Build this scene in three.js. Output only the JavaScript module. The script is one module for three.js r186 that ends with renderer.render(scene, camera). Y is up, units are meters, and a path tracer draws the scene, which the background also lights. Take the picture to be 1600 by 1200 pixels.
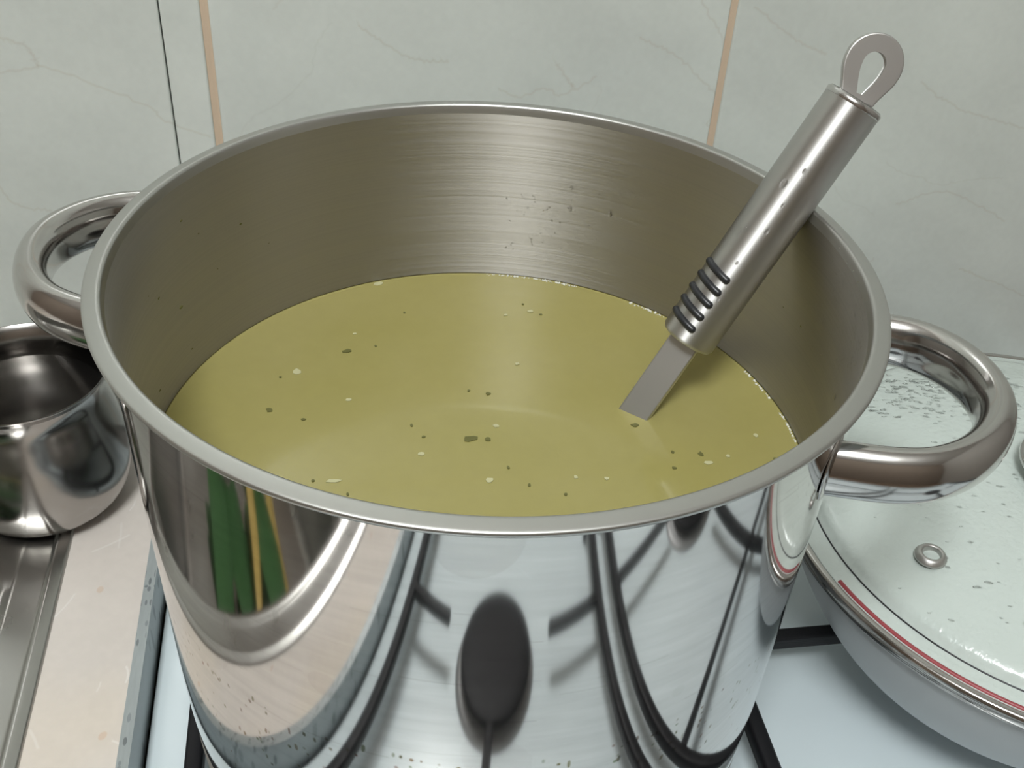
import * as THREE from 'three';
import { RoundedBoxGeometry } from 'three/addons/geometries/RoundedBoxGeometry.js';
import { mergeGeometries } from 'three/addons/utils/BufferGeometryUtils.js';

// ---------------------------------------------------------------- camera, exposure, light
const RIM = 1.118;                                   // height of the stock pot's rim above the floor; y below is given from that rim
const Y = y => RIM + y;
const scene = new THREE.Scene();
const FOCAL = 1700;                                  // pixels, for a frame of 1600 x 1200
const camera = new THREE.PerspectiveCamera(2 * Math.atan(600 / FOCAL) * 180 / Math.PI, 4 / 3, 0.02, 20);
const EYE = new THREE.Vector3(-0.0543, Y(0.1986), 0.3353);
const AHEAD = new THREE.Vector3(0.15081453, -0.6027863, -0.78352004).normalize();
const UPWARD = new THREE.Vector3(0.04662633, 0.79604089, -0.60344418).normalize();
camera.position.copy(EYE); camera.up.copy(UPWARD); camera.lookAt(EYE.clone().add(AHEAD));
const renderer = new THREE.WebGLRenderer({ antialias: true });
renderer.toneMapping = THREE.LinearToneMapping;
renderer.toneMappingExposure = 0.51;
renderer.shadowMap.enabled = true;
const LAMP = { x: -0.32, y: 2.44, z: 0.90, power: 14.0, glow: 3.2, color: [0.965, 1.0, 0.995] };

// ---------------------------------------------------------------- helpers
let seed = 7;
const rnd = () => { seed = (seed * 1664525 + 1013904223) >>> 0; return seed / 4294967296; };
const V = (x, y, z) => new THREE.Vector3(x, y, z);
const RIGHT = new THREE.Vector3().crossVectors(AHEAD, UPWARD).normalize();
function ray(u, v) { return AHEAD.clone().addScaledVector(RIGHT, (u - 800) / FOCAL).addScaledVector(UPWARD, -(v - 600) / FOCAL).normalize(); }
function onLevel(u, v, y) { const d = ray(u, v); return EYE.clone().addScaledVector(d, (y - EYE.y) / d.y); }
function onWall(u, v, z) { const d = ray(u, v); return EYE.clone().addScaledVector(d, (z - EYE.z) / d.z); }

const used = {};
function numbered(n) { used[n] = (used[n] ?? -1) + 1; return used[n] ? `${n}_${String(used[n]).padStart(3, '0')}` : n; }
function shadows(m) { m.castShadow = true; m.receiveShadow = true; return m; }
function thing(name, label, category, pos = [0, 0, 0], group) {
  const o = new THREE.Group(); o.name = numbered(name); o.position.set(...pos); o.userData = { label, category };
  if (group) o.userData.group = group;
  scene.add(o); return o;
}
function part(name, geo, mat, parent, label) {
  const m = shadows(new THREE.Mesh(geo, mat)); m.name = name; if (label) m.userData.label = label; parent.add(m); return m;
}
function struct(name, geo, mat, label, category) {
  const m = shadows(new THREE.Mesh(geo, mat)); m.name = name; m.userData = { kind: 'structure', label, category }; scene.add(m); return m;
}
const box = (x0, x1, y0, y1, z0, z1) => new THREE.BoxGeometry(x1 - x0, y1 - y0, z1 - z0).translate((x0 + x1) / 2, (y0 + y1) / 2, (z0 + z1) / 2);
function rbox(x0, x1, y0, y1, z0, z1, r, s = 2) {
  const g = new RoundedBoxGeometry(x1 - x0, y1 - y0, z1 - z0, s, r); g.translate((x0 + x1) / 2, (y0 + y1) / 2, (z0 + z1) / 2); return g;
}
const lathe = (pts, n = 128) => new THREE.LatheGeometry(pts.map(q => new THREE.Vector2(q[0], q[1])), n);
function spline2(pts, n) { return new THREE.SplineCurve(pts.map(q => new THREE.Vector2(q[0], q[1]))).getPoints(n).map(q => [q.x, q.y]); }

// a skin through rounded rectangles: loops = [{ x0, x1, z0, z1, r, y }]
function loopLoft(loops, { close = false, capEnd = false, k = 8 } = {}) {
  const pos = [], idx = [], uv = [], n = 4 * (k + 1);
  const ring = L => {
    const out = [], r = L.r;
    const cs = [[L.x1 - r, L.z1 - r, 0], [L.x0 + r, L.z1 - r, 1], [L.x0 + r, L.z0 + r, 2], [L.x1 - r, L.z0 + r, 3]];
    for (const [cx, cz, q] of cs) for (let i = 0; i <= k; i++) { const a = (q + i / k) * Math.PI / 2; out.push([cx + r * Math.cos(a), L.y, cz + r * Math.sin(a)]); }
    return out;
  };
  for (const L of loops) for (const q of ring(L)) { pos.push(...q); uv.push(q[0], q[2]); }
  const m = loops.length;
  for (let j = 0; j < (close ? m : m - 1); j++) for (let i = 0; i < n; i++) {
    const a = j * n + i, b = j * n + (i + 1) % n, c = ((j + 1) % m) * n + i, d = ((j + 1) % m) * n + (i + 1) % n;
    idx.push(a, c, b, b, c, d);
  }
  if (capEnd) {
    const L = loops[m - 1]; pos.push((L.x0 + L.x1) / 2, L.y, (L.z0 + L.z1) / 2); uv.push((L.x0 + L.x1) / 2, (L.z0 + L.z1) / 2);
    const c = pos.length / 3 - 1, s = (m - 1) * n;
    for (let i = 0; i < n; i++) idx.push(s + i, c, s + (i + 1) % n);
  }
  const g = new THREE.BufferGeometry();
  g.setAttribute('position', new THREE.Float32BufferAttribute(pos, 3));
  g.setAttribute('uv', new THREE.Float32BufferAttribute(uv, 2));
  g.setIndex(idx); g.computeVertexNormals(); return g;
}

// ---------------------------------------------------------------- noise and textures
const hash = (x, y, s) => { let h = (x * 374761393 + y * 668265263 + s * 974634777) | 0; h = Math.imul(h ^ (h >>> 13), 1274126177); return ((h ^ (h >>> 16)) >>> 0) / 4294967296; };
function vnoise(x, y, s, px = 1e9, py = 1e9) {
  const xi = Math.floor(x), yi = Math.floor(y), fx = x - xi, fy = y - yi, u = fx * fx * (3 - 2 * fx), v = fy * fy * (3 - 2 * fy);
  const w = (a, p) => ((a % p) + p) % p;
  const a = hash(w(xi, px), w(yi, py), s), b = hash(w(xi + 1, px), w(yi, py), s), c = hash(w(xi, px), w(yi + 1, py), s), d = hash(w(xi + 1, px), w(yi + 1, py), s);
  return a + (b - a) * u + (c - a) * v + (a - b - c + d) * u * v;
}
function fbm(x, y, s, oct = 4, px = 1e9, py = 1e9) { let t = 0, a = 0.5, n = 0; for (let o = 0; o < oct; o++) { t += a * vnoise(x, y, s + o * 17, px, py); n += a; a *= 0.5; x *= 2; y *= 2; px *= 2; py *= 2; } return t / n; }
const byte = v => Math.max(0, Math.min(255, Math.round(v * 255)));
function texture(w, h, f, srgb = true, rx = 1, ry = 1) {
  const d = new Uint8Array(w * h * 4);
  for (let y = 0; y < h; y++) for (let x = 0; x < w; x++) { const c = f(x / w, y / h), i = (y * w + x) * 4; d[i] = byte(c[0]); d[i + 1] = byte(c[1]); d[i + 2] = byte(c[2]); d[i + 3] = 255; }
  const t = new THREE.DataTexture(d, w, h); finish(t, srgb, rx, ry); return t;
}
function finish(t, srgb, rx, ry) {
  t.magFilter = THREE.LinearFilter; t.minFilter = THREE.LinearMipmapLinearFilter; t.generateMipmaps = true;
  t.wrapS = t.wrapT = THREE.RepeatWrapping; t.repeat.set(rx, ry); if (srgb) t.colorSpace = THREE.SRGBColorSpace; t.needsUpdate = true;
}
const grey = v => [v, v, v];

// a painted canvas: base colour function, then strokes
function canvasTexture(w, h, base, paint) {
  const c = document.createElement('canvas'); c.width = w; c.height = h; const g = c.getContext('2d');
  const im = g.createImageData(w, h);
  for (let y = 0; y < h; y++) for (let x = 0; x < w; x++) { const q = base(x / w, y / h), i = (y * w + x) * 4; im.data[i] = byte(q[0]); im.data[i + 1] = byte(q[1]); im.data[i + 2] = byte(q[2]); im.data[i + 3] = 255; }
  g.putImageData(im, 0, 0); paint(g, w, h);
  const t = new THREE.CanvasTexture(c); finish(t, true, 1, 1); return t;
}

// ---------------------------------------------------------------- materials
const std = o => new THREE.MeshPhysicalMaterial(o);
const lin = (r, g, b) => new THREE.Color().setRGB(r, g, b);
const smudge = texture(512, 512, (u, v) => { const a = fbm(u * 6, v * 6, 3, 5, 6, 6); return grey(0.42 + 0.3 * a); }, false);
const brushH = texture(256, 1024, (u, v) => grey(0.66 + 0.34 * (0.6 * hash(3, Math.floor(v * 1024), 5) + 0.4 * vnoise(u * 4, v * 512, 8, 4, 512))), false);

// polished outside of the stock pot: dried splashes and fine scratches
const potSkin = canvasTexture(2048, 512, (u, v) => { const q = 0.88 + 0.10 * (fbm(u * 24, v * 6, 21, 5, 24, 6) - 0.5) + 0.07 * (fbm(u * 40, v * 90, 23, 3, 40, 90) - 0.5); return [q, q * 0.99, q * 0.98]; }, (g, w, h) => {
  seed = 101;
  for (let i = 0; i < 900; i++) {
    const x = rnd() * w, y = h * (0.45 + 0.55 * rnd() * rnd()), a = 0.25 + 0.45 * rnd(), l = 1 + 3.5 * rnd() * rnd();
    g.fillStyle = `rgba(${60 + 50 * rnd() | 0},${52 + 40 * rnd() | 0},40,${a})`;
    g.beginPath(); g.ellipse(x, y, 0.8 + 1.1 * rnd(), l, 0.3 * (rnd() - 0.5), 0, 6.3); g.fill();
  }
  for (let i = 0; i < 160; i++) {
    const x = rnd() * w, y = rnd() * h; g.strokeStyle = `rgba(255,255,255,${0.10 + 0.3 * rnd()})`; g.lineWidth = 0.7;
    g.beginPath(); g.moveTo(x, y); g.lineTo(x + 40 * (rnd() - 0.3), y + 30 * (rnd() - 0.5)); g.stroke();
  }
  for (let i = 0; i < 500; i++) { const x = rnd() * w, y = rnd() * h, l = 20 + 90 * rnd(); g.strokeStyle = rnd() < 0.5 ? `rgba(255,255,255,${0.04 + 0.1 * rnd()})` : `rgba(95,88,80,${0.04 + 0.1 * rnd()})`; g.lineWidth = 0.6 + 0.8 * rnd(); g.beginPath(); g.moveTo(x, y); g.lineTo(x + l, y + 3 * (rnd() - 0.5)); g.stroke(); }
  for (let i = 0; i < 26; i++) {
    const x = rnd() * w, y = rnd() * h, r = 6 + 22 * rnd(); g.fillStyle = `rgba(150,140,128,${0.05 + 0.08 * rnd()})`;
    g.beginPath(); g.ellipse(x, y, r, r * (0.6 + 1.2 * rnd()), rnd() * 3, 0, 6.3); g.fill();
  }
});
const M = {};
M.potOuter = std({ color: lin(0.80, 0.795, 0.79), metalness: 1, roughness: 0.11, map: potSkin, roughnessMap: texture(512, 256, (u, v) => { const a = fbm(u * 10, v * 5, 31, 5, 10, 5); return grey(0.55 + 0.5 * a); }, false, 2, 1) });
M.potOuter.roughness = 0.075;
M.potInner = std({ color: lin(0.47, 0.45, 0.42), metalness: 1, roughness: 0.58, roughnessMap: brushH, anisotropy: 0.88, anisotropyRotation: Math.PI / 2 });
M.rim = std({ color: lin(0.55, 0.55, 0.53), metalness: 1, roughness: 0.38 });
M.polish = std({ color: lin(0.57, 0.555, 0.54), metalness: 1, roughness: 0.13 });
M.satin = std({ color: lin(0.62, 0.61, 0.60), metalness: 1, roughness: 0.21 });
M.tube = std({ color: lin(0.60, 0.59, 0.575), metalness: 1, roughness: 0.46, anisotropy: 0.85, anisotropyRotation: Math.PI / 2 });
M.satinRough = std({ color: lin(0.60, 0.59, 0.575), metalness: 1, roughness: 0.42 });
M.rubber = std({ color: lin(0.022, 0.023, 0.026), roughness: 0.35 });
M.sink = std({ color: lin(0.55, 0.54, 0.52), metalness: 1, roughness: 0.75, roughnessMap: smudge.clone() }); M.sink.roughnessMap.repeat.set(5, 5);
M.sink.roughness = 0.55;
M.mug = std({ color: lin(0.40, 0.385, 0.37), metalness: 1, roughness: 0.30, roughnessMap: smudge });
M.enamel = std({ color: lin(0.69, 0.775, 0.81), roughness: 0.22, clearcoat: 0.4, clearcoatRoughness: 0.1 });
M.black = std({ color: lin(0.010, 0.010, 0.012), roughness: 0.55, specularIntensity: 0.6, bumpMap: smudge, bumpScale: 0.0006 });
M.burner = std({ color: lin(0.30, 0.30, 0.30), metalness: 0.8, roughness: 0.5 });
M.alu = std({ color: lin(0.50, 0.54, 0.55), metalness: 0.75, roughness: 0.42, map: canvasTexture(64, 1024, (u, v) => grey(0.92 + 0.06 * (fbm(u * 4, v * 60, 51, 3, 4, 60) - 0.5)), (g, w, h) => {
  seed = 55; for (let i = 0; i < 60; i++) { g.fillStyle = `rgba(90,94,98,${0.15 + 0.3 * rnd()})`; g.beginPath(); g.ellipse(w * rnd(), h * rnd(), 5 + 8 * rnd(), 1.5 + 4 * rnd(), 0, 0, 6.3); g.fill(); }
}) });
M.plaster = std({ color: lin(0.26, 0.21, 0.17), roughness: 0.9 });
M.paleWall = std({ color: lin(0.48, 0.46, 0.43), roughness: 0.9 });
M.ceiling = std({ color: lin(0.74, 0.73, 0.71), roughness: 0.9 });
M.floor = std({ color: lin(0.22, 0.15, 0.10), roughness: 0.6 });
M.grout = std({ color: lin(0.64, 0.50, 0.37), roughness: 0.95, bumpMap: smudge, bumpScale: 0.0008 });
M.wood = std({ color: lin(0.40, 0.33, 0.26), roughness: 0.5 });
M.soup = std({ color: lin(0.365, 0.325, 0.118), roughness: 0.2, ior: 1.34, clearcoat: 0.4, clearcoatRoughness: 0.06, map: null });
M.soup.map = texture(512, 512, (u, v) => { const a = fbm(u * 5, v * 5, 61, 5, 5, 5) - 0.5, b = fbm(u * 60, v * 60, 67, 2, 60, 60) - 0.5; const q = 0.96 + 0.04 * a + 0.015 * b; return [q, q, q * (1 + 0.1 * a)]; }, true);
M.soup.bumpMap = texture(256, 256, (u, v) => grey(fbm(u * 6, v * 6, 71, 3, 6, 6)), false); M.soup.bumpScale = 0.00012;
M.herb = std({ color: lin(0.13, 0.125, 0.035), roughness: 0.6 });
M.fat = std({ color: lin(0.50, 0.48, 0.28), roughness: 0.5 });
M.foam = std({ color: lin(0.75, 0.75, 0.68), roughness: 0.25 });
M.water = std({ color: lin(1, 1, 1), roughness: 0.03, transmission: 1, thickness: 0.002, ior: 1.33 });
M.lidGlass = std({ color: lin(0.74, 0.82, 0.78), roughness: 0.22, transmission: 0.2, thickness: 0, clearcoat: 0.6, clearcoatRoughness: 0.08 });
M.lidGlass.bumpMap = texture(512, 512, (u, v) => grey(fbm(u * 40, v * 40, 81, 3, 40, 40)), false, 3.2, 3.2); M.lidGlass.bumpScale = 0.0004;
M.red = std({ color: lin(0.33, 0.06, 0.07), roughness: 0.4 });
M.panWhite = std({ color: lin(0.56, 0.59, 0.61), roughness: 0.38 });
M.leaf = std({ color: lin(0.035, 0.10, 0.03), roughness: 0.5 });
M.stalk = std({ color: lin(0.42, 0.30, 0.09), roughness: 0.5 });

// ---------------------------------------------------------------- room shell
const WALL = -0.235;                                 // face of the wall tiles
const TOP = -0.250;                                  // worktop level
const GRATE = -0.252;                                // top of the pan supports
struct('floor', box(-2.1, 1.7, -0.1, 0, WALL - 0.16, 2.6), M.floor, 'brown kitchen floor', 'floor');
struct('ceiling', box(-2.1, 1.7, 2.6, 2.7, WALL - 0.16, 2.6), M.ceiling, 'plain white kitchen ceiling', 'ceiling');
struct('wall_left', box(-2.1, -1.95, 0, 2.6, WALL - 0.16, 2.6), M.plaster, 'plain cream wall beside the worktop end', 'wall');
struct('wall_right', box(1.55, 1.7, 0, 2.6, WALL - 0.16, 2.6), M.paleWall, 'plain pale wall past the stove', 'wall');
struct('wall_front', box(-1.95, 1.55, 0, 2.6, 2.45, 2.6), M.plaster, 'plain cream wall opposite the stove', 'wall');
const wallBack = struct('wall_back', box(-1.95, 1.55, 0, 2.6, WALL - 0.16, WALL - 0.0082), M.paleWall, 'wall of pale marbled tiles with peach grout behind the stock pot', 'wall');

// wall tiles: joints measured at x = -0.1165 and 0.1645; an extra dark hairline splits a narrow strip off the tile left of the pot
const PITCH = 0.281, J0 = -0.1165, TILEH = 0.40, ROW0 = TOP - 0.003;
const veinPaths = { left: [[[-40, 118], [20, 110], [75, 105], [150, 133], [225, 163], [262, 190], [330, 215]], [[-30, 250], [20, 315], [80, 330], [130, 340]], [[0, 60], [40, 72], [60, 105]]],
  mid: [[[780, 140], [810, 152], [850, 138], [880, 148], [930, 120]], [[870, 100], [890, 128], [895, 135]], [[560, 40], [640, 90], [700, 95]], [[1000, 60], [1060, 90], [1120, 150]]],
  right: [[[1180, 10], [1240, 60], [1290, 85]], [[1440, 130], [1500, 170], [1600, 200]], [[1400, 320], [1480, 300], [1570, 345]], [[1500, 420], [1550, 440], [1620, 470]]] };
function tileTexture(kind, s) {
  const W = 512, Hh = 736, x0 = { left: J0 - PITCH, mid: J0, right: J0 + PITCH }[kind];
  return canvasTexture(W, Hh, (u, v) => {
    const a = fbm(u * 4, v * 6, s, 5) - 0.5, b = fbm(u * 90, v * 130, s + 5, 2) - 0.5, st = fbm(u * 3 + v * 2, v * 16 - u * 5, s + 9, 4) - 0.5;
    const q = 0.855 + 0.06 * a + 0.018 * b + 0.035 * st; return [q * 0.978, q, q * 0.972];
  }, (g, w, h) => {
    seed = s; g.lineCap = 'round';
    const stroke = (pts, col, wd) => { g.strokeStyle = col; g.lineWidth = wd; g.beginPath(); pts.forEach((q, i) => i ? g.lineTo(...q) : g.moveTo(...q)); g.stroke(); };
    const jitter = (pts, n, j) => { const c = new THREE.SplineCurve(pts.map(q => new THREE.Vector2(...q))).getPoints(n); return c.map(q => [q.x + j * (rnd() - 0.5), q.y + j * (rnd() - 0.5)]); };
    for (const p of veinPaths[kind]) {
      const t = p.map(([a, b]) => { const q = onWall(a, b, WALL); return [(q.x - x0) / PITCH * w, (1 - (q.y - RIM - ROW0) / TILEH) * h]; });
      const j = jitter(t, 40, 3); stroke(j, 'rgba(160,128,104,0.06)', 2.6); stroke(j, 'rgba(150,118,94,0.06)', 1.0);
    }
    for (let i = 0; i < 9; i++) {
      let x = w * rnd(), y = h * rnd(), d = rnd() * 6.3; const p = [];
      for (let k = 0; k < 7; k++) { p.push([x, y]); d += (rnd() - 0.5) * 1.1; x += Math.cos(d) * 26; y += Math.sin(d) * 26; }
      stroke(jitter(p, 40, 3), `rgba(140,115,95,${0.03 + 0.05 * rnd()})`, 1 + 1.5 * rnd());
    }
  });
}
const tileMats = ['left', 'mid', 'right'].map((k, i) => std({ map: tileTexture(k, 301 + 40 * i), roughness: 0.2, clearcoat: 0.5, clearcoatRoughness: 0.12 }));
const GR = 0.0041;
function tile(x0, x1, row, col, mat) {
  const y0 = ROW0 + row * TILEH + (row ? GR / 2 : 0), y1 = ROW0 + (row + 1) * TILEH - GR / 2;
  const g = rbox(x0, x1, Y(y0), Y(y1), WALL - 0.008, WALL, 0.0012, 2);
  const p = g.attributes.position, uv = g.attributes.uv, c0 = J0 + col * PITCH;
  for (let i = 0; i < p.count; i++) uv.setXY(i, (p.getX(i) - c0) / PITCH, (p.getY(i) - RIM - ROW0) / TILEH);
  part(numberedTile(), g, mat, wallBack);
}
let tileN = 0; const numberedTile = () => { const n = tileN ? `tile_${String(tileN).padStart(3, '0')}` : 'tile'; tileN++; return n; };
const CRACK = -0.1388;
for (let row = 0; row < 3; row++) for (let col = -5; col <= 4; col++) {
  const x0 = J0 + col * PITCH + GR / 2, x1 = J0 + (col + 1) * PITCH - GR / 2, mat = tileMats[((col + 1) % 3 + 3) % 3];
  if (col === -1) { tile(x0, CRACK - 0.00028, row, col, mat); tile(CRACK + 0.00028, x1, row, col, mat); } else tile(x0, x1, row, col, mat);
}

for (let col = -5; col <= 5; col++) { const x = J0 + col * PITCH; part('grout', box(x - GR / 2 - 0.0008, x + GR / 2 + 0.0008, Y(ROW0), Y(ROW0 + 3 * TILEH), WALL - 0.008, WALL - 0.0014), M.grout, wallBack, 'peach grout'); }
for (let row = 1; row < 3; row++) { const y = Y(ROW0 + row * TILEH); part('grout', box(J0 - 5 * PITCH, J0 + 5 * PITCH, y - GR / 2 - 0.0008, y + GR / 2 + 0.0008, WALL - 0.008, WALL - 0.0015), M.grout, wallBack, 'peach grout'); }

// ---------------------------------------------------------------- ceiling lamp
{
  const L = thing('ceiling_lamp', 'round opal glass lamp on the kitchen ceiling', 'lamp', [LAMP.x, 2.6, LAMP.z]);
  part('base', lathe([[0, 0], [0.12, 0], [0.12, -0.03], [0.11, -0.035], [0, -0.035]], 48), M.ceiling, L);
  const glow = std({ color: lin(0.8, 0.8, 0.78), roughness: 0.4, emissive: lin(...LAMP.color), emissiveIntensity: LAMP.glow });
  part('shade', lathe(spline2([[0.0, -0.17], [0.10, -0.158], [0.19, -0.115], [0.215, -0.08], [0.18, -0.036], [0.12, -0.03]], 24), 48), glow, L);
  const pl = new THREE.PointLight(lin(...LAMP.color), LAMP.power * 1.0); pl.position.set(0, -0.09, 0); pl.castShadow = true; pl.shadow.radius = 10; pl.shadow.mapSize.set(2048, 2048); pl.shadow.bias = -0.0005; L.add(pl); pl.name = 'lamp_light';
}

// ---------------------------------------------------------------- worktop, cabinet, edge strip
const CX0 = -1.94, CX1 = -0.1642, CZ1 = 0.36;         // worktop extents
const SK = { x0: -0.76, x1: -0.209, z0: -0.212, z1: 0.315 };   // outline of the inset sink
const workTex = canvasTexture(1024, 1024, (u, v) => {
  const a = fbm(u * 5, v * 5, 401, 5, 5, 5) - 0.5, b = fbm(u * 120, v * 120, 405, 2, 120, 120) - 0.5, w = Math.max(0, fbm(u * 4, v * 4, 409, 3, 4, 4) - 0.5);
  const q = 0.845 + 0.05 * a + 0.02 * b; return [q * 1.0, q * (0.962 - 0.05 * w), q * (0.93 - 0.16 * w)];
}, (g, w, h) => {
  seed = 77;
  for (let i = 0; i < 130; i++) { const x = w * rnd(), y = h * rnd(), d = rnd() * 6.3, l = 12 + 45 * rnd(); g.strokeStyle = `rgba(255,255,255,${0.12 + 0.5 * rnd() * rnd()})`; g.lineWidth = 1 + 2 * rnd(); g.beginPath(); g.moveTo(x, y); g.quadraticCurveTo(x + l * Math.cos(d) * 0.5 + 6 * rnd(), y + l * Math.sin(d) * 0.5, x + l * Math.cos(d), y + l * Math.sin(d)); g.stroke(); }
  for (let i = 0; i < 40; i++) { g.fillStyle = `rgba(190,120,70,${0.15 + 0.5 * rnd() * rnd()})`; g.beginPath(); g.ellipse(w * rnd(), h * rnd(), 2 + 5 * rnd(), 2 + 4 * rnd(), rnd(), 0, 6.3); g.fill(); }
});
workTex.repeat.set(2.2, 2.2);
M.work = std({ map: workTex, roughness: 0.33 });
{
  const s = new THREE.Shape([[CX0, -CZ1], [CX1, -CZ1], [CX1, -WALL - 0.001], [CX0, -WALL - 0.001]].map(q => new THREE.Vector2(...q)));
  const i = 0.012; s.holes.push(new THREE.Path([[SK.x0 + i, -SK.z1 + i], [SK.x0 + i, -SK.z0 - i], [SK.x1 - i, -SK.z0 - i], [SK.x1 - i, -SK.z1 + i]].map(q => new THREE.Vector2(...q))));
  const g = new THREE.ExtrudeGeometry(s, { depth: 0.038, bevelEnabled: false }); g.rotateX(-Math.PI / 2);
  const o = thing('worktop', 'pale pink laminate worktop with scratches between sink and stove', 'worktop', [0, Y(TOP) - 0.038, 0]);
  part('slab', g, M.work, o);
}
{
  const yb = Y(TOP) - 0.0385, o = thing('base_cabinet', 'beige base cabinet under the pink worktop', 'cabinet', [0, 0, 0]);
  const cz = CZ1 - 0.03;
  part('body', mergeGeometries([box(CX0, CX0 + 0.018, 0.1, yb, WALL + 0.004, cz), box(CX1 - 0.02, CX1 - 0.002, 0.1, yb, WALL + 0.004, cz), box(CX0, CX1 - 0.002, 0.1, 0.118, WALL + 0.004, cz), box(CX0, CX1 - 0.002, 0.0, 0.1, WALL + 0.004, cz - 0.05)]), M.wood, o);
  for (let k = 0; k < 3; k++) {
    const w = (CX1 - CX0) / 3, a = CX0 + k * w + 0.002, d = part('door', rbox(a, a + w - 0.006, 0.105, yb - 0.004, cz, cz + 0.018, 0.002), M.wood, o);
    part('handle', rbox(a + w - 0.06, a + w - 0.05, yb - 0.16, yb - 0.04, cz + 0.018, cz + 0.04, 0.004), M.satin, d);
  }
}
{
  const s = new THREE.Shape([[0, 0], [0.0048, 0], [0.0048, -0.030], [0.0032, -0.030], [0.0032, -0.0016], [0, -0.0016]].map(q => new THREE.Vector2(...q)));
  const len = CZ1 - WALL - 0.002, g = new THREE.ExtrudeGeometry(s, { depth: len, bevelEnabled: true, bevelSize: 0.0004, bevelThickness: 0.0004, bevelSegments: 1 });
  const p = g.attributes.position, uv = g.attributes.uv; for (let i = 0; i < p.count; i++) uv.setXY(i, p.getX(i) / 0.0048 + p.getY(i) * 20, p.getZ(i) / 0.5);
  const o = thing('edge_strip', 'grey aluminium edge strip along the worktop beside the stove', 'edge strip', [CX1 - 0.0010, Y(TOP) + 0.0026, WALL + 0.0014]);
  part('profile', g, M.alu, o);
}

// ---------------------------------------------------------------- sink
{
  const o = thing('sink', 'stainless steel inset sink with stained raised rim in pink worktop', 'sink', [0, Y(TOP), 0]);
  const L = (d, y, r, back = 0) => ({ x0: SK.x0 + d, x1: SK.x1 - d, z0: SK.z0 + d + back, z1: SK.z1 - d, r, y });
  part('rim', loopLoft([L(0, 0.0002, 0.02), L(0.0006, 0.0014, 0.019), L(0.0015, 0.0020, 0.019), L(0.0055, 0.0036, 0.018), L(0.0068, 0.0036, 0.017), L(0.0078, 0.0026, 0.017), L(0.0086, 0.0013, 0.016), L(0.0098, 0.001, 0.016), L(0.0235, 0.0012, 0.014), L(0.0252, 0.0018, 0.03, 0.07), L(0.0272, 0.0036, 0.032, 0.07), L(0.0310, 0.0036, 0.034, 0.07), L(0.0335, 0.001, 0.036, 0.07), L(0.0355, -0.006, 0.037, 0.07)]), M.sink, o);
  part('basin', loopLoft([L(0.0355, -0.006, 0.037, 0.07), L(0.037, -0.02, 0.038, 0.07), L(0.046, -0.13, 0.045, 0.07), L(0.052, -0.148, 0.05, 0.07), L(0.066, -0.158, 0.05, 0.07), L(0.2, -0.161, 0.04, 0.07)], { capEnd: true }), M.sink, o);
  const d = part('drain', lathe([[0.0, 0.001], [0.028, 0.001], [0.036, 0.004], [0.042, 0.003], [0.043, 0]], 40), M.polish, o); d.position.set(-0.48, -0.161, 0.08);
}
// long leaves lying in the basin: they show in the polished side of the pot
{
  seed = 909;
  const strap = (len, w, lift, bend) => {
    const pos = [], idx = [], n = 14;
    for (const top of [1, 0]) for (let i = 0; i <= n; i++) {
      const t = i / n, wd = w * (0.55 + 0.45 * Math.sin(Math.PI * Math.min(1, t * 0.9 + 0.12))), x = (t - 0.5) * len, z = bend * Math.sin(t * 3), y = lift * Math.sin(Math.PI * t) + 0.004 * Math.sin(t * 9);
      for (const k of [-1, 0, 1]) pos.push(x, y - (k ? 0 : 0.2 * w) + (top ? 0.0012 : -0.0012), z + k * wd / 2);
    }
    const S = (n + 1) * 3;
    for (let i = 0; i < n; i++) for (let k = 0; k < 2; k++) { const a = i * 3 + k, b = a + 3; idx.push(a, a + 1, b, b, a + 1, b + 1, S + a, S + b, S + a + 1, S + b, S + b + 1, S + a + 1); }
    for (let i = 0; i < n; i++) for (const k of [0, 2]) { const a = i * 3 + k, b = a + 3; idx.push(a, b, S + a, b, S + b, S + a); }
    for (const i of [0, n]) for (let k = 0; k < 2; k++) { const a = i * 3 + k; idx.push(a, S + a, a + 1, a + 1, S + a, S + a + 1); }
    const g = new THREE.BufferGeometry(); g.setAttribute('position', new THREE.Float32BufferAttribute(pos, 3)); g.setIndex(idx); g.computeVertexNormals(); return g;
  };
  for (let i = 0; i < 12; i++) {
    const yellow = i % 4 === 3, m = shadows(new THREE.Mesh(strap(0.17 + 0.05 * rnd(), yellow ? 0.015 : 0.042, 0.012, 0.02 * (rnd() - 0.5)), yellow ? M.stalk : M.leaf));
    m.name = numbered(yellow ? 'leaf_stalk' : 'long_leaf'); m.position.set(-0.37 + 0.03 * rnd(), Y(TOP) - 0.152 + 0.009 * i, 0.02 + 0.155 * ((i * 5) % 12) / 11 + (yellow ? 0.01 : 0)); m.rotation.set(0.2 * (rnd() - 0.5), 0.5 * (rnd() - 0.5), 0.10);
    m.userData = yellow ? { label: 'yellow stalk among the green leaves in the sink basin', category: 'stalk', group: 'yellow stalks in the sink basin' } : { label: 'long green leaf lying in the sink basin', category: 'leaf', group: 'green leaves in the sink basin' };
    scene.add(m);
  }
}

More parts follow.
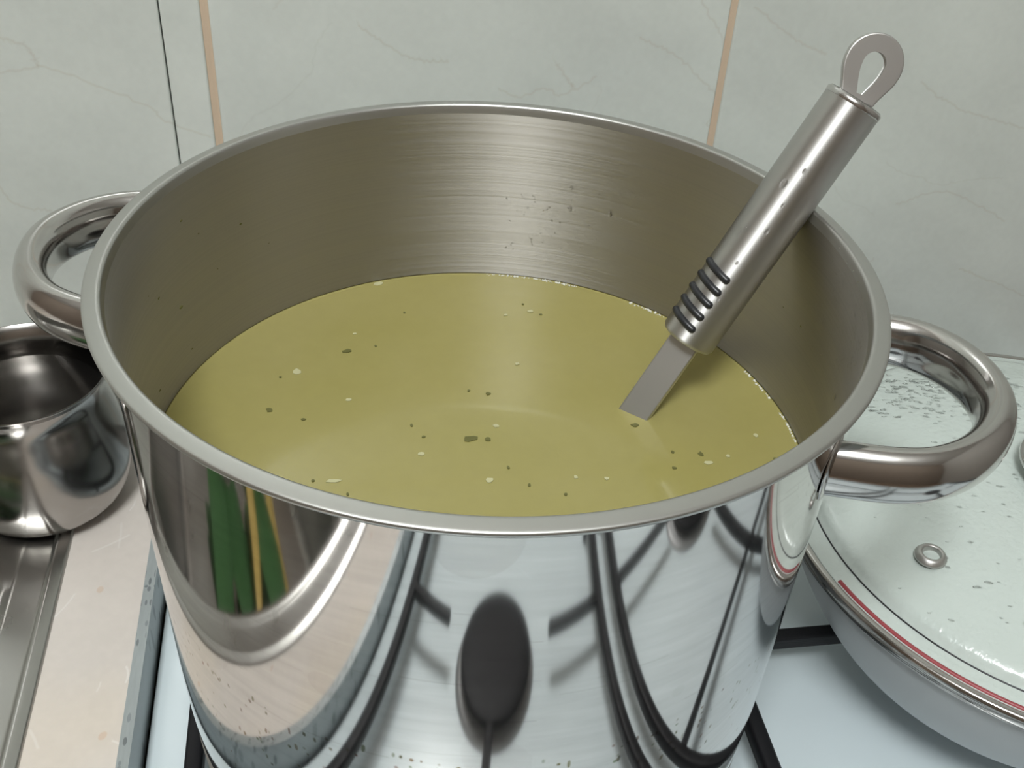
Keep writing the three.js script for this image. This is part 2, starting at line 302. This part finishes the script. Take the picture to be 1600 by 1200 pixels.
// ---------------------------------------------------------------- stove with burners
const ST = { x0: -0.1588, x1: 0.476, z0: WALL + 0.006, z1: 0.47 }, BORDER = -0.272, WELL = -0.289;
const BX = [-0.018, 0.294], BZ = [-0.02, 0.295];
{
  const o = thing('gas_stove', 'white enamel gas stove under the stock pot and the pan', 'stove', [0, 0, 0]);
  const L = (d, y, r) => ({ x0: ST.x0 + d, x1: ST.x1 - d, z0: ST.z0 + d, z1: ST.z1 - d, r, y: Y(y) });
  part('hob', loopLoft([L(0.0, -0.305, 0.012), L(0, BORDER - 0.004, 0.012), L(0.001, BORDER - 0.0015, 0.012), L(0.004, BORDER, 0.011), L(0.0185, BORDER, 0.012), L(0.0212, BORDER - 0.0012, 0.014), L(0.0228, BORDER - 0.004, 0.016), L(0.0255, WELL + 0.004, 0.02), L(0.028, WELL + 0.001, 0.022), L(0.033, WELL, 0.024)], { capEnd: true }), M.enamel, o);
  part('body', box(ST.x0 + 0.004, ST.x1 - 0.004, 0.03, Y(-0.306), ST.z0 + 0.004, ST.z1 - 0.01), M.enamel, o);
  for (const x of BX) for (const z of BZ) {
    const b = part('burner', lathe([[0.050, 0], [0.049, 0.002], [0.045, 0.004], [0.036, 0.005], [0.035, 0.010], [0.038, 0.0105], [0, 0.0105]].reverse().map(q => q), 48), M.burner, o);
    b.position.set(x, Y(WELL), z);
    part('cap', lathe([[0, 0.0185], [0.030, 0.0185], [0.041, 0.0175], [0.0435, 0.0155], [0.0435, 0.0125], [0.040, 0.0105], [0, 0.0105]], 48), M.black, b);
  }
}
// pan supports
function grate(name, label, x0, x1, cx) {
  const z0 = -0.165, z1 = 0.425, w = 0.0082, h = 0.009, o = thing(name, label, 'pan support', [0, Y(GRATE), 0], 'black pan supports on the stove');
  const L = (d, y, r) => ({ x0: x0 + d, x1: x1 - d, z0: z0 + d, z1: z1 - d, r, y });
  part('frame', loopLoft([L(0, -h, 0.028), L(0, -0.0016, 0.028), L(0.0016, 0, 0.027), L(w - 0.0016, 0, 0.022), L(w, -0.0016, 0.021), L(w, -h, 0.021)], { close: true }), M.black, o);
  part('cross_bar', rbox(x0 + w - 0.001, x1 - w + 0.001, -h, 0, 0.126, 0.134, 0.0016), M.black, o);
  for (const z of BZ) {
    part('finger', rbox(x0 + 0.004, cx - 0.061, -h, 0, z - 0.004, z + 0.004, 0.0016), M.black, o);
    part('finger', rbox(cx + 0.064, x1 - 0.004, -h, 0, z - 0.004, z + 0.004, 0.0016), M.black, o);
    part('finger', rbox(cx - 0.004, cx + 0.004, -h, 0, z < 0.1 ? z0 + 0.004 : 0.13, z - 0.055, 0.0016), M.black, o);
    if (z < 0.1) part('finger', rbox(cx - 0.004, cx + 0.004, -h, 0, z + 0.055, 0.13, 0.0016), M.black, o);
  }
  for (const x of [x0 + 0.0045, x1 - 0.0045]) for (const z of [z0 + 0.05, z1 - 0.05]) part('foot', lathe([[0, 0], [0.003, 0], [0.0035, 0.03], [0, 0.03]], 12), M.black, o).position.set(x, WELL - GRATE + 0.0002, z);
}
grate('pan_support', 'black pan support under the tall stock pot', -0.1365, 0.1175, BX[0]);
grate('pan_support', 'black pan support under the glass lidded pan', 0.1345, 0.4535, BX[1]);

// ---------------------------------------------------------------- stock pot
const AZ = 22 * Math.PI / 180, POT = thing('stock_pot', 'tall polished steel stock pot with two loop handles on the stove', 'pot', [0, Y(GRATE), 0]);
const pb = -GRATE;                                   // rim height above the pot's base
{
  const R = y => 0.1343 + 0.0171 * y;
  const outer = [[0, 0.0], [0.104, 0.0], ...spline2([[0.110, 0.0004], [0.1165, 0.003], [0.1212, 0.0085], [0.1252, 0.018], [0.1283, 0.032], [0.13, 0.046], [R(-0.18), pb - 0.18]], 30)];
  for (let i = 1; i <= 20; i++) { const y = -0.18 + i / 20 * (0.18 - 0.0036); outer.push([R(y), pb + y]); }
  const body = part('body', lathe(outer, 256), M.potOuter, POT);
  { const uv = body.geometry.attributes.uv, p = body.geometry.attributes.position; for (let i = 0; i < p.count; i++) uv.setY(i, 1 - p.getY(i) / pb); for (let i = 0; i < p.count; i++) uv.setY(i, 1 - uv.getY(i)); }
  const inner = [];
  for (let i = 0; i <= 24; i++) { const y = -0.0042 + i / 24 * (-0.22 + 0.0042); inner.push([R(y) - 0.0012, pb + y]); }
  inner.push([0.1285, pb - 0.232], [0.122, pb - 0.242], [0.11, pb - 0.2465], [0, pb - 0.247]);
  const ins = part('interior', lathe(inner, 256), M.potInner, POT, 'brushed steel inside of the pot');
  { const uv = ins.geometry.attributes.uv, p = ins.geometry.attributes.position; for (let i = 0; i < p.count; i++) uv.setY(i, p.getY(i) / pb); }
  const a = pb;
  part('rim', lathe([[R(-0.0042) - 0.0012, a - 0.0042], [0.1334, a - 0.0026], [0.1337, a - 0.0010], [0.1341, a - 0.0003], [0.1347, a], [0.1355, a - 0.00005], [0.1372, a - 0.0003], [0.1388, a - 0.0006], [0.1395, a - 0.0008], [0.1399, a - 0.0012], [0.1400, a - 0.0018], [0.1397, a - 0.0027], [0.1388, a - 0.0031], [0.1362, a - 0.0028], [0.1347, a - 0.0031], [R(-0.0036), a - 0.0040]], 256), M.rim, POT, 'satin steel lip of the pot');
  for (const s of [0, 1]) {
    const hw = 0.0408, drop = pb - 0.034;
    const pts = [[0.119, -hw], [0.148, -hw], [0.160, -0.0375], [0.1715, -0.0285], [0.1795, -0.015], [0.1825, 0]];
    const path = [...pts, ...pts.slice(0, -1).reverse().map(q => [q[0], -q[1]])].map(([u, w]) => V(u, drop + 0.05 * (u - 0.1335), w));
    const curve = new THREE.CatmullRomCurve3(path, false, 'centripetal');
    const g = new THREE.TubeGeometry(curve, 96, 0.0068, 32); g.translate(0, -drop, 0); g.scale(1, 1.6, 1); g.translate(0, drop, 0);
    { const p = g.attributes.position; for (let i = 0; i < p.count; i++) { const q = Math.hypot(p.getX(i), p.getZ(i)), lim = R(p.getY(i) - pb) - 0.0004; if (q < lim) p.setXYZ(i, p.getX(i) * lim / q, p.getY(i), p.getZ(i) * lim / q); } }
    const hgrp = part('handle', g, M.polish, POT); hgrp.rotation.y = -AZ + s * Math.PI;
    for (const w of [-hw, hw]) {                     // pressed flange where each tube end meets the pot
      const f = new THREE.SphereGeometry(0.0118, 32, 20, -Math.PI / 2, Math.PI); f.rotateY(Math.PI); f.scale(0.16, 1.15, 0.82);
      const fl = part('flange', f, M.polish, hgrp); const an = Math.asin(w / 0.1332); fl.position.set(0.1338 * Math.cos(an), drop, w); fl.rotation.y = -an;
    }
  }
}

// ---------------------------------------------------------------- soup with floating bits
{ // splashes on the inside wall above the broth, and drops of water
  const onInside = (u, v) => { const d = ray(u, v), m = onLevel(u, v, RIM); if (Math.hypot(m.x, m.z) > 0.131) return null; let t = 0.3; for (; t < 0.9; t += 0.0002) { const q = EYE.clone().addScaledVector(d, t), y = q.y - RIM; if (y < 0 && Math.hypot(q.x, q.z) > 0.1343 + 0.0171 * y - 0.00125) return q; } return null; };
  const bit = (u, v, s, flat, list, sx = 1, sy = 1) => { const q = onInside(u, v); if (!q) return; const g = new THREE.IcosahedronGeometry(s, 1); g.scale(sx, sy, flat); g.rotateY(Math.atan2(-q.x, -q.z)); g.translate(q.x, q.y - Y(GRATE), q.z); list.push(g); };
  seed = 83; const dark = [], drops = [], fine = [];
  for (const [u, v, s] of [[248, 466, 0.0006], [283, 480, 0.0009], [283, 345, 0.0006], [376, 350, 0.0005], [310, 365, 0.0004], [232, 463, 0.0003], [300, 545, 0.0004], [250, 610, 0.0005], [1251, 510, 0.0004], [1224, 480, 0.0003], [420, 380, 0.0003], [340, 420, 0.0003]]) bit(u, v, s, 0.35, dark, 1.5, 0.8);
  for (const [u, v, s] of [[893, 294, 0.0010], [891, 326, 0.0012], [953, 335, 0.0014], [1036, 441, 0.0010], [862, 345, 0.0006], [875, 348, 0.0005], [920, 352, 0.0005], [985, 300, 0.0006], [1305, 620, 0.0012], [1310, 635, 0.0010]]) bit(u, v, s, 0.45, drops, 0.8, 1.2);
  for (let i = 0; i < 320; i++) bit(1270 + 90 * rnd(), 380 + 200 * rnd(), 0.00025 + 0.0004 * rnd() * rnd(), 0.5, fine, 1, 1.3);
  for (let i = 0; i < 150; i++) bit(780 + 270 * rnd(), 300 + 110 * rnd(), 0.0002 + 0.00025 * rnd(), 0.5, fine, 1, 1.2);
  const a = part('splash_specks', mergeGeometries(dark), M.herb, POT, 'dark food specks on the inside wall'); a.userData.kind = 'stuff';
  const b = part('water_drops', mergeGeometries([...drops, ...fine]), M.water, POT, 'small water drops on the inside wall'); b.userData.kind = 'stuff';
}
const SOUP = -0.0891;
{
  const o = thing('soup', 'cloudy yellow broth with herb flecks filling the stock pot', 'soup', [0, Y(GRATE) + 0.0055, 0]);
  const top = SOUP - GRATE - 0.0055, R = 0.1343 + 0.0171 * SOUP - 0.00118;
  const prof = [[0, 0], [0.100, 0], [0.118, 0.004], [0.1262, 0.014], [0.1285, 0.03], [R, top - 0.01], [R, top + 0.0009], [R - 0.0006, top + 0.0004], [R - 0.0016, top + 0.0001]];
  for (let i = 1; i <= 12; i++) prof.push([(R - 0.002) * (1 - i / 12), top]);
  const g = lathe(prof, 160), p = g.attributes.position, uv = g.attributes.uv; for (let i = 0; i < p.count; i++) uv.setXY(i, p.getX(i) / 0.28 + 0.5, p.getZ(i) / 0.28 + 0.5);
  part('broth', g, M.soup, o);
  const fleck = (px, py, w, h, mat, name) => {
    const q = onLevel(px, py, Y(SOUP)), n = 9, s = new THREE.Shape(), W = w * 0.46 / FOCAL / 2, D = h * 0.46 / FOCAL / 2 * 1.65, r0 = rnd() * 6.3;
    for (let i = 0; i < n; i++) { const a = i / n * 2 * Math.PI, k = 0.75 + 0.5 * rnd(), x = W * k * Math.cos(a), y = D * k * Math.sin(a); i ? s.lineTo(x, y) : s.moveTo(x, y); }
    const e = new THREE.ExtrudeGeometry(s, { depth: 0.0003, bevelEnabled: false }); e.rotateX(-Math.PI / 2);
    const m = part(name, e, mat, o); m.position.set(q.x - o.position.x, top + 0.0001, q.z - o.position.z); m.rotation.y = 0.1 + 0.3 * (rnd() - 0.5);
  };
  seed = 31;
  for (const f of [[543, 549, 17, 6], [735, 686, 20, 8], [762, 687, 9, 5], [421, 641, 10, 6], [587, 541, 4, 3], [438, 590, 5, 3], [474, 656, 7, 3], [632, 489, 4, 3], [662, 683, 6, 3], [643, 665, 4, 4], [489, 752, 5, 4], [543, 773, 4, 4], [1095, 710, 8, 6], [1051, 707, 5, 4], [1053, 732, 7, 4], [763, 616, 8, 4], [794, 731, 4, 4], [827, 759, 5, 4], [884, 773, 5, 3], [992, 665, 12, 5], [732, 611, 5, 3], [845, 492, 5, 3], [817, 476, 4, 3], [1210, 717, 5, 3]]) fleck(...f, M.herb, 'herb_fleck');
  for (const f of [[828, 487, 11, 5], [775, 666, 9, 5], [1107, 724, 13, 5], [765, 751, 11, 6], [808, 569, 7, 4], [1181, 681, 7, 5], [592, 444, 18, 7], [464, 581, 12, 9], [545, 625, 11, 4], [521, 752, 20, 4], [658, 710, 10, 4], [554, 522, 7, 3], [900, 746, 6, 4], [948, 748, 7, 4], [790, 493, 7, 3], [1137, 713, 6, 4]]) fleck(...f, M.fat, 'fat_fleck');
  // broken line of foam where the broth meets the back wall
  seed = 47; const bub = [];
  for (let i = 0; i < 420; i++) { const a = (-100 + 128 * Math.pow(rnd(), 0.75)) * Math.PI / 180, r = 0.00022 + 0.00055 * rnd() * rnd(), q = R - 0.0006 - 0.0012 * rnd() * rnd(); if (vnoise(a * 9, 0, 5) < 0.33) continue; bub.push(new THREE.IcosahedronGeometry(r, 1).translate(q * Math.cos(a), top + 0.0004, q * Math.sin(a))); }
  const fm = part('foam', mergeGeometries(bub), M.foam, o, 'thin broken line of white foam along the pot wall'); fm.userData.kind = 'stuff';
}

// ---------------------------------------------------------------- utensil leaning in the pot
{
  const S = V(0.06729, Y(SOUP), -0.01439), A = V(0.49879209, 0.85369021, -0.14973134).normalize();
  const o = thing('cooking_utensil', 'steel kitchen utensil with thick tube handle standing in the soup', 'utensil', [S.x, S.y, S.z]);
  // local frame: y along the shaft, z towards the viewer, x to the right
  const toEye = EYE.clone().sub(S.clone().addScaledVector(A, 0.09)); const Z = toEye.addScaledVector(A, -toEye.dot(A)).normalize(), X = new THREE.Vector3().crossVectors(A, Z);
  o.quaternion.setFromRotationMatrix(new THREE.Matrix4().makeBasis(X, A, Z));
  const r = 0.0117, y0 = 0.0385, y1 = 0.1515, dx = 0.0;
  const tube = part('handle', lathe([[0.0001, y0 + 0.0002], [r - 0.0022, y0], [r - 0.0008, y0 + 0.0006], [r, y0 + 0.002], [r, y1 - 0.002], [r, y1 - 0.0012]], 64).translate(dx, 0, 0), M.tube, o);
  part('end_cap', lathe([[r - 0.0003, y1 - 0.0014], [r + 0.0002, y1 - 0.001], [r + 0.0002, y1 + 0.0006], [r - 0.0008, y1 + 0.0016], [0.0001, y1 + 0.0019]], 64).translate(dx, 0, 0), M.satin, o);
  part('shaft', rbox(-0.0068, 0.0068, -0.158, y0 + 0.004, -0.0015, 0.0015, 0.0008).rotateY(-0.25), M.satinRough, o);
  const bowl = part('head', lathe([[0.0002, -0.128], [0.012, -0.126], [0.021, -0.119], [0.025, -0.109], [0.0243, -0.109], [0.020, -0.118], [0.0115, -0.1248], [0.0002, -0.127]], 40), M.satinRough, o); bowl.position.set(0.002, -0.045, 0);
  // hanging loop: flat teardrop strap
  const sh = new THREE.Shape(); sh.moveTo(-0.0065, 0); sh.bezierCurveTo(-0.008, 0.006, -0.0108, 0.008, -0.0108, 0.0140); sh.absarc(0, 0.0140, 0.0108, Math.PI, 0, true); sh.bezierCurveTo(0.0108, 0.008, 0.008, 0.006, 0.0065, 0); sh.lineTo(-0.0065, 0);
  const ho = new THREE.Path(); ho.moveTo(-0.0014, 0.0022); ho.bezierCurveTo(-0.0026, 0.006, -0.0045, 0.009, -0.0045, 0.0140); ho.absarc(0, 0.0140, 0.0045, Math.PI, 0, true); ho.bezierCurveTo(0.0045, 0.009, 0.0026, 0.006, 0.0014, 0.0022); ho.lineTo(-0.0014, 0.0022); sh.holes.push(ho);
  const lg = new THREE.ExtrudeGeometry(sh, { depth: 0.0018, bevelEnabled: true, bevelSize: 0.0006, bevelThickness: 0.0006, bevelSegments: 3, curveSegments: 24 }); lg.translate(0, 0, -0.0009); lg.rotateY(0.3); lg.rotateZ(0.17); lg.translate(dx, y1 + 0.0015, 0);
  part('hanging_loop', lg, M.satinRough, o);
  // five black rubber ridges let into the tube
  for (let k = 0; k < 5; k++) {
    const yy = 0.0470 + k * 0.0060, pts = []; for (let i = 0; i <= 16; i++) { const a = (-1.13 + 1.08 * i / 16); pts.push(V(r * Math.sin(a), yy - 0.0009 + 0.0018 * (1 - i / 16) , r * Math.cos(a))); }
    const cv = new THREE.CatmullRomCurve3(pts), tg = new THREE.TubeGeometry(cv, 24, 0.0016, 10), e0 = new THREE.SphereGeometry(0.0016, 10, 8), e1 = e0.clone(); e0.translate(...pts[0].toArray()); e1.translate(...pts[16].toArray());
    const rg = part('grip_ridge', mergeGeometries([tg, e0, e1]), M.rubber, tube, 'black rubber grip ridge'); rg.position.x = dx;
  }
  // water drops
  for (const [yy, a, s] of [[0.113, -0.35, 0.0017], [0.0905, -0.55, 0.0013], [0.0885, -0.75, 0.0014], [0.0945, 0.12, 0.0011], [0.121, -0.02, 0.0010], [0.106, 0.05, 0.0008], [0.062, 0.1, 0.0008], [0.078, -0.1, 0.0007]]) {
    const g = new THREE.SphereGeometry(s, 14, 10); g.scale(0.8, 1.25, 0.55); const d = part('water_drop', g, M.water, tube); d.position.set(dx + r * Math.sin(a), yy, r * Math.cos(a)); d.rotation.y = a;
  }
}

// ---------------------------------------------------------------- small steel coffee pot on the sink rim
{
  const o = thing('coffee_pot', 'small bellied steel coffee pot standing on the sink edge', 'coffee pot', [-0.2265, Y(TOP) + 0.0040, -0.161]);
  const out = spline2([[0.0352, 0.0006], [0.0400, 0.0028], [0.0452, 0.010], [0.0485, 0.022], [0.0488, 0.034], [0.0470, 0.050], [0.0445, 0.062], [0.0422, 0.072], [0.0424, 0.078], [0.0440, 0.0830]], 48);
  part('body', lathe([[0, 0.0014], [0.03, 0.0], ...out, [0.0456, 0.0858], [0.0461, 0.0868], [0.0458, 0.0874]], 96), M.mug, o);
  part('inside', lathe([...out.map(q => [q[0] - 0.0020, q[1] + 0.0008]).reverse().filter(q => q[1] > 0.004 && q[1] < 0.0700), [0.036, 0.003], [0, 0.0028]].reverse(), 96), M.mug, o);
  part('neck_lining', lathe([[0.0402, 0.0690], [0.0400, 0.0725], [0.0404, 0.0770], [0.0416, 0.0815], [0.0434, 0.0850], [0.0452, 0.0872], [0.0458, 0.0874]], 96), M.mug, o);
}

// ---------------------------------------------------------------- pan with glass lid
const PC = [0.296, -0.011];
{
  const o = thing('frying_pan', 'pale shallow pan with sloping sides under a fogged glass lid', 'pan', [PC[0], Y(GRATE), PC[1]]);
  const out = spline2([[0.083, 0.0], [0.090, 0.002], [0.0975, 0.0075], [0.108, 0.020], [0.1215, 0.043], [0.1325, 0.066], [0.1355, 0.0755]], 32);
  const prof = [[0, 0], [0.078, 0], ...out, [0.1372, 0.0775], [0.1366, 0.0790], [0.1350, 0.0785], ...out.map(q => [q[0] - 0.0025, q[1] + 0.002]).reverse().filter(q => q[1] < 0.076), [0.075, 0.0025], [0, 0.0025]];
  part('body', lathe(prof, 128), M.panWhite, o);
}
{
  const yl = -0.1694, o = thing('glass_cover', 'fogged glass lid with steel rim and knob on the pale pan', 'lid', [PC[0], Y(yl), PC[1]]);
  const R = 0.1405;
  part('steel_rim', lathe([[R - 0.0040, -0.001], [R - 0.0008, -0.0032], [R, -0.0022], [R + 0.0003, 0.0006], [R - 0.0002, 0.0030], [R - 0.0014, 0.0040], [R - 0.0034, 0.0038], [R - 0.0042, 0.0030], [R - 0.0040, -0.001]], 160), M.polish, o, 'polished steel band round the glass');
  const gp = spline2([[R - 0.0040, 0.0034], [R - 0.0085, 0.0042], [R - 0.0125, 0.0048], [R - 0.0145, 0.0066], [R - 0.0170, 0.0096], [R - 0.0215, 0.0118], [R - 0.03, 0.0140], [0.09, 0.0190], [0.06, 0.0228], [0.03, 0.0248], [0.0, 0.0254]], 60);
  const g = lathe([...gp, [0, 0.0224], ...gp.slice().reverse().map(q => [q[0], q[1] - 0.003])].slice(0, gp.length), 160), p = g.attributes.position, uv = g.attributes.uv;
  for (let i = 0; i < p.count; i++) uv.setXY(i, p.getX(i) / 0.3 + 0.5, p.getZ(i) / 0.3 + 0.5);
  part('glass', g, M.lidGlass, o, 'fogged wet glass');
  const H = rr => { for (let i = 1; i < gp.length; i++) if (gp[i][0] <= rr) { const a = gp[i - 1], b = gp[i], t = (a[0] - rr) / (a[0] - b[0]); return a[1] + (b[1] - a[1]) * t; } return 0.0254; };
  // red line under the edge of the glass, broken once
  for (const [a0, a1] of [[1.66, 1.90], [1.93, 2.9]]) {
    const pts = []; for (let i = 0; i <= 40; i++) { const a = a0 + (a1 - a0) * i / 40; pts.push(V((R - 0.0056) * Math.cos(a), 0.0034, (R - 0.0056) * Math.sin(a))); }
    part('red_line', new THREE.TubeGeometry(new THREE.CatmullRomCurve3(pts), 60, 0.0011, 8), M.red, o, 'red line along the edge of the glass');
  }
  part('seal_ring', new THREE.TorusGeometry(R - 0.0132, 0.0004, 6, 160).rotateX(Math.PI / 2).translate(0, 0.0054, 0), M.rubber, o, 'thin dark line round the glass step');
  // steam vent
  { const q = onLevel(1457, 862, Y(yl) + 0.021), lx = q.x - PC[0], lz = q.z - PC[1], h = H(Math.hypot(lx, lz));
    const v = part('steam_vent', lathe([[0.0040, -0.002], [0.0040, 0.0026], [0.0048, 0.0034], [0.0060, 0.0030], [0.0064, 0.0020], [0.0072, 0.0014], [0.0074, 0.0002], [0.0066, -0.0004]], 40), M.satinRough, o, 'dark steel eyelet'); v.position.set(lx, h, lz); }
  const kb = part('knob', lathe([[0.0, 0.041], [0.016, 0.0405], [0.026, 0.038], [0.0295, 0.035], [0.030, 0.0325], [0.0285, 0.030], [0.016, 0.029], [0.009, 0.027], [0.0085, 0.022]], 64), M.polish, o); kb.position.y = 0.001;
  // drops of condensed water in a band across the back of the glass
  seed = 61; const dr = [];
  const drop = (px, py, s, str) => { const q = onLevel(px, py, Y(yl) + 0.016), lx = q.x - PC[0], lz = q.z - PC[1], rr = Math.hypot(lx, lz); if (rr > R - 0.02) return; const e = new THREE.SphereGeometry(s, 8, 6); e.scale(str, 0.4, 0.75); e.rotateY(-0.35 + 0.5 * (rnd() - 0.5)); e.translate(lx, H(rr) + 0.0001, lz); dr.push(e); };
  for (let i = 0; i < 330; i++) { const t = rnd(), u = 1360 + 230 * t, v = 600 + 75 * t * 0.5 + 60 * (rnd() + rnd() - 1); drop(u, v, 0.0006 + 0.0011 * rnd() * rnd(), 1.2 + 1.3 * rnd()); }
  for (let i = 0; i < 60; i++) drop(1330 + 270 * rnd(), 700 + 300 * rnd(), 0.0005 + 0.0008 * rnd() * rnd(), 1 + 1.2 * rnd());
  const d = part('condensation', mergeGeometries(dr), M.water, o, 'water drops on the glass'); d.userData.kind = 'stuff';
}

renderer.render(scene, camera);
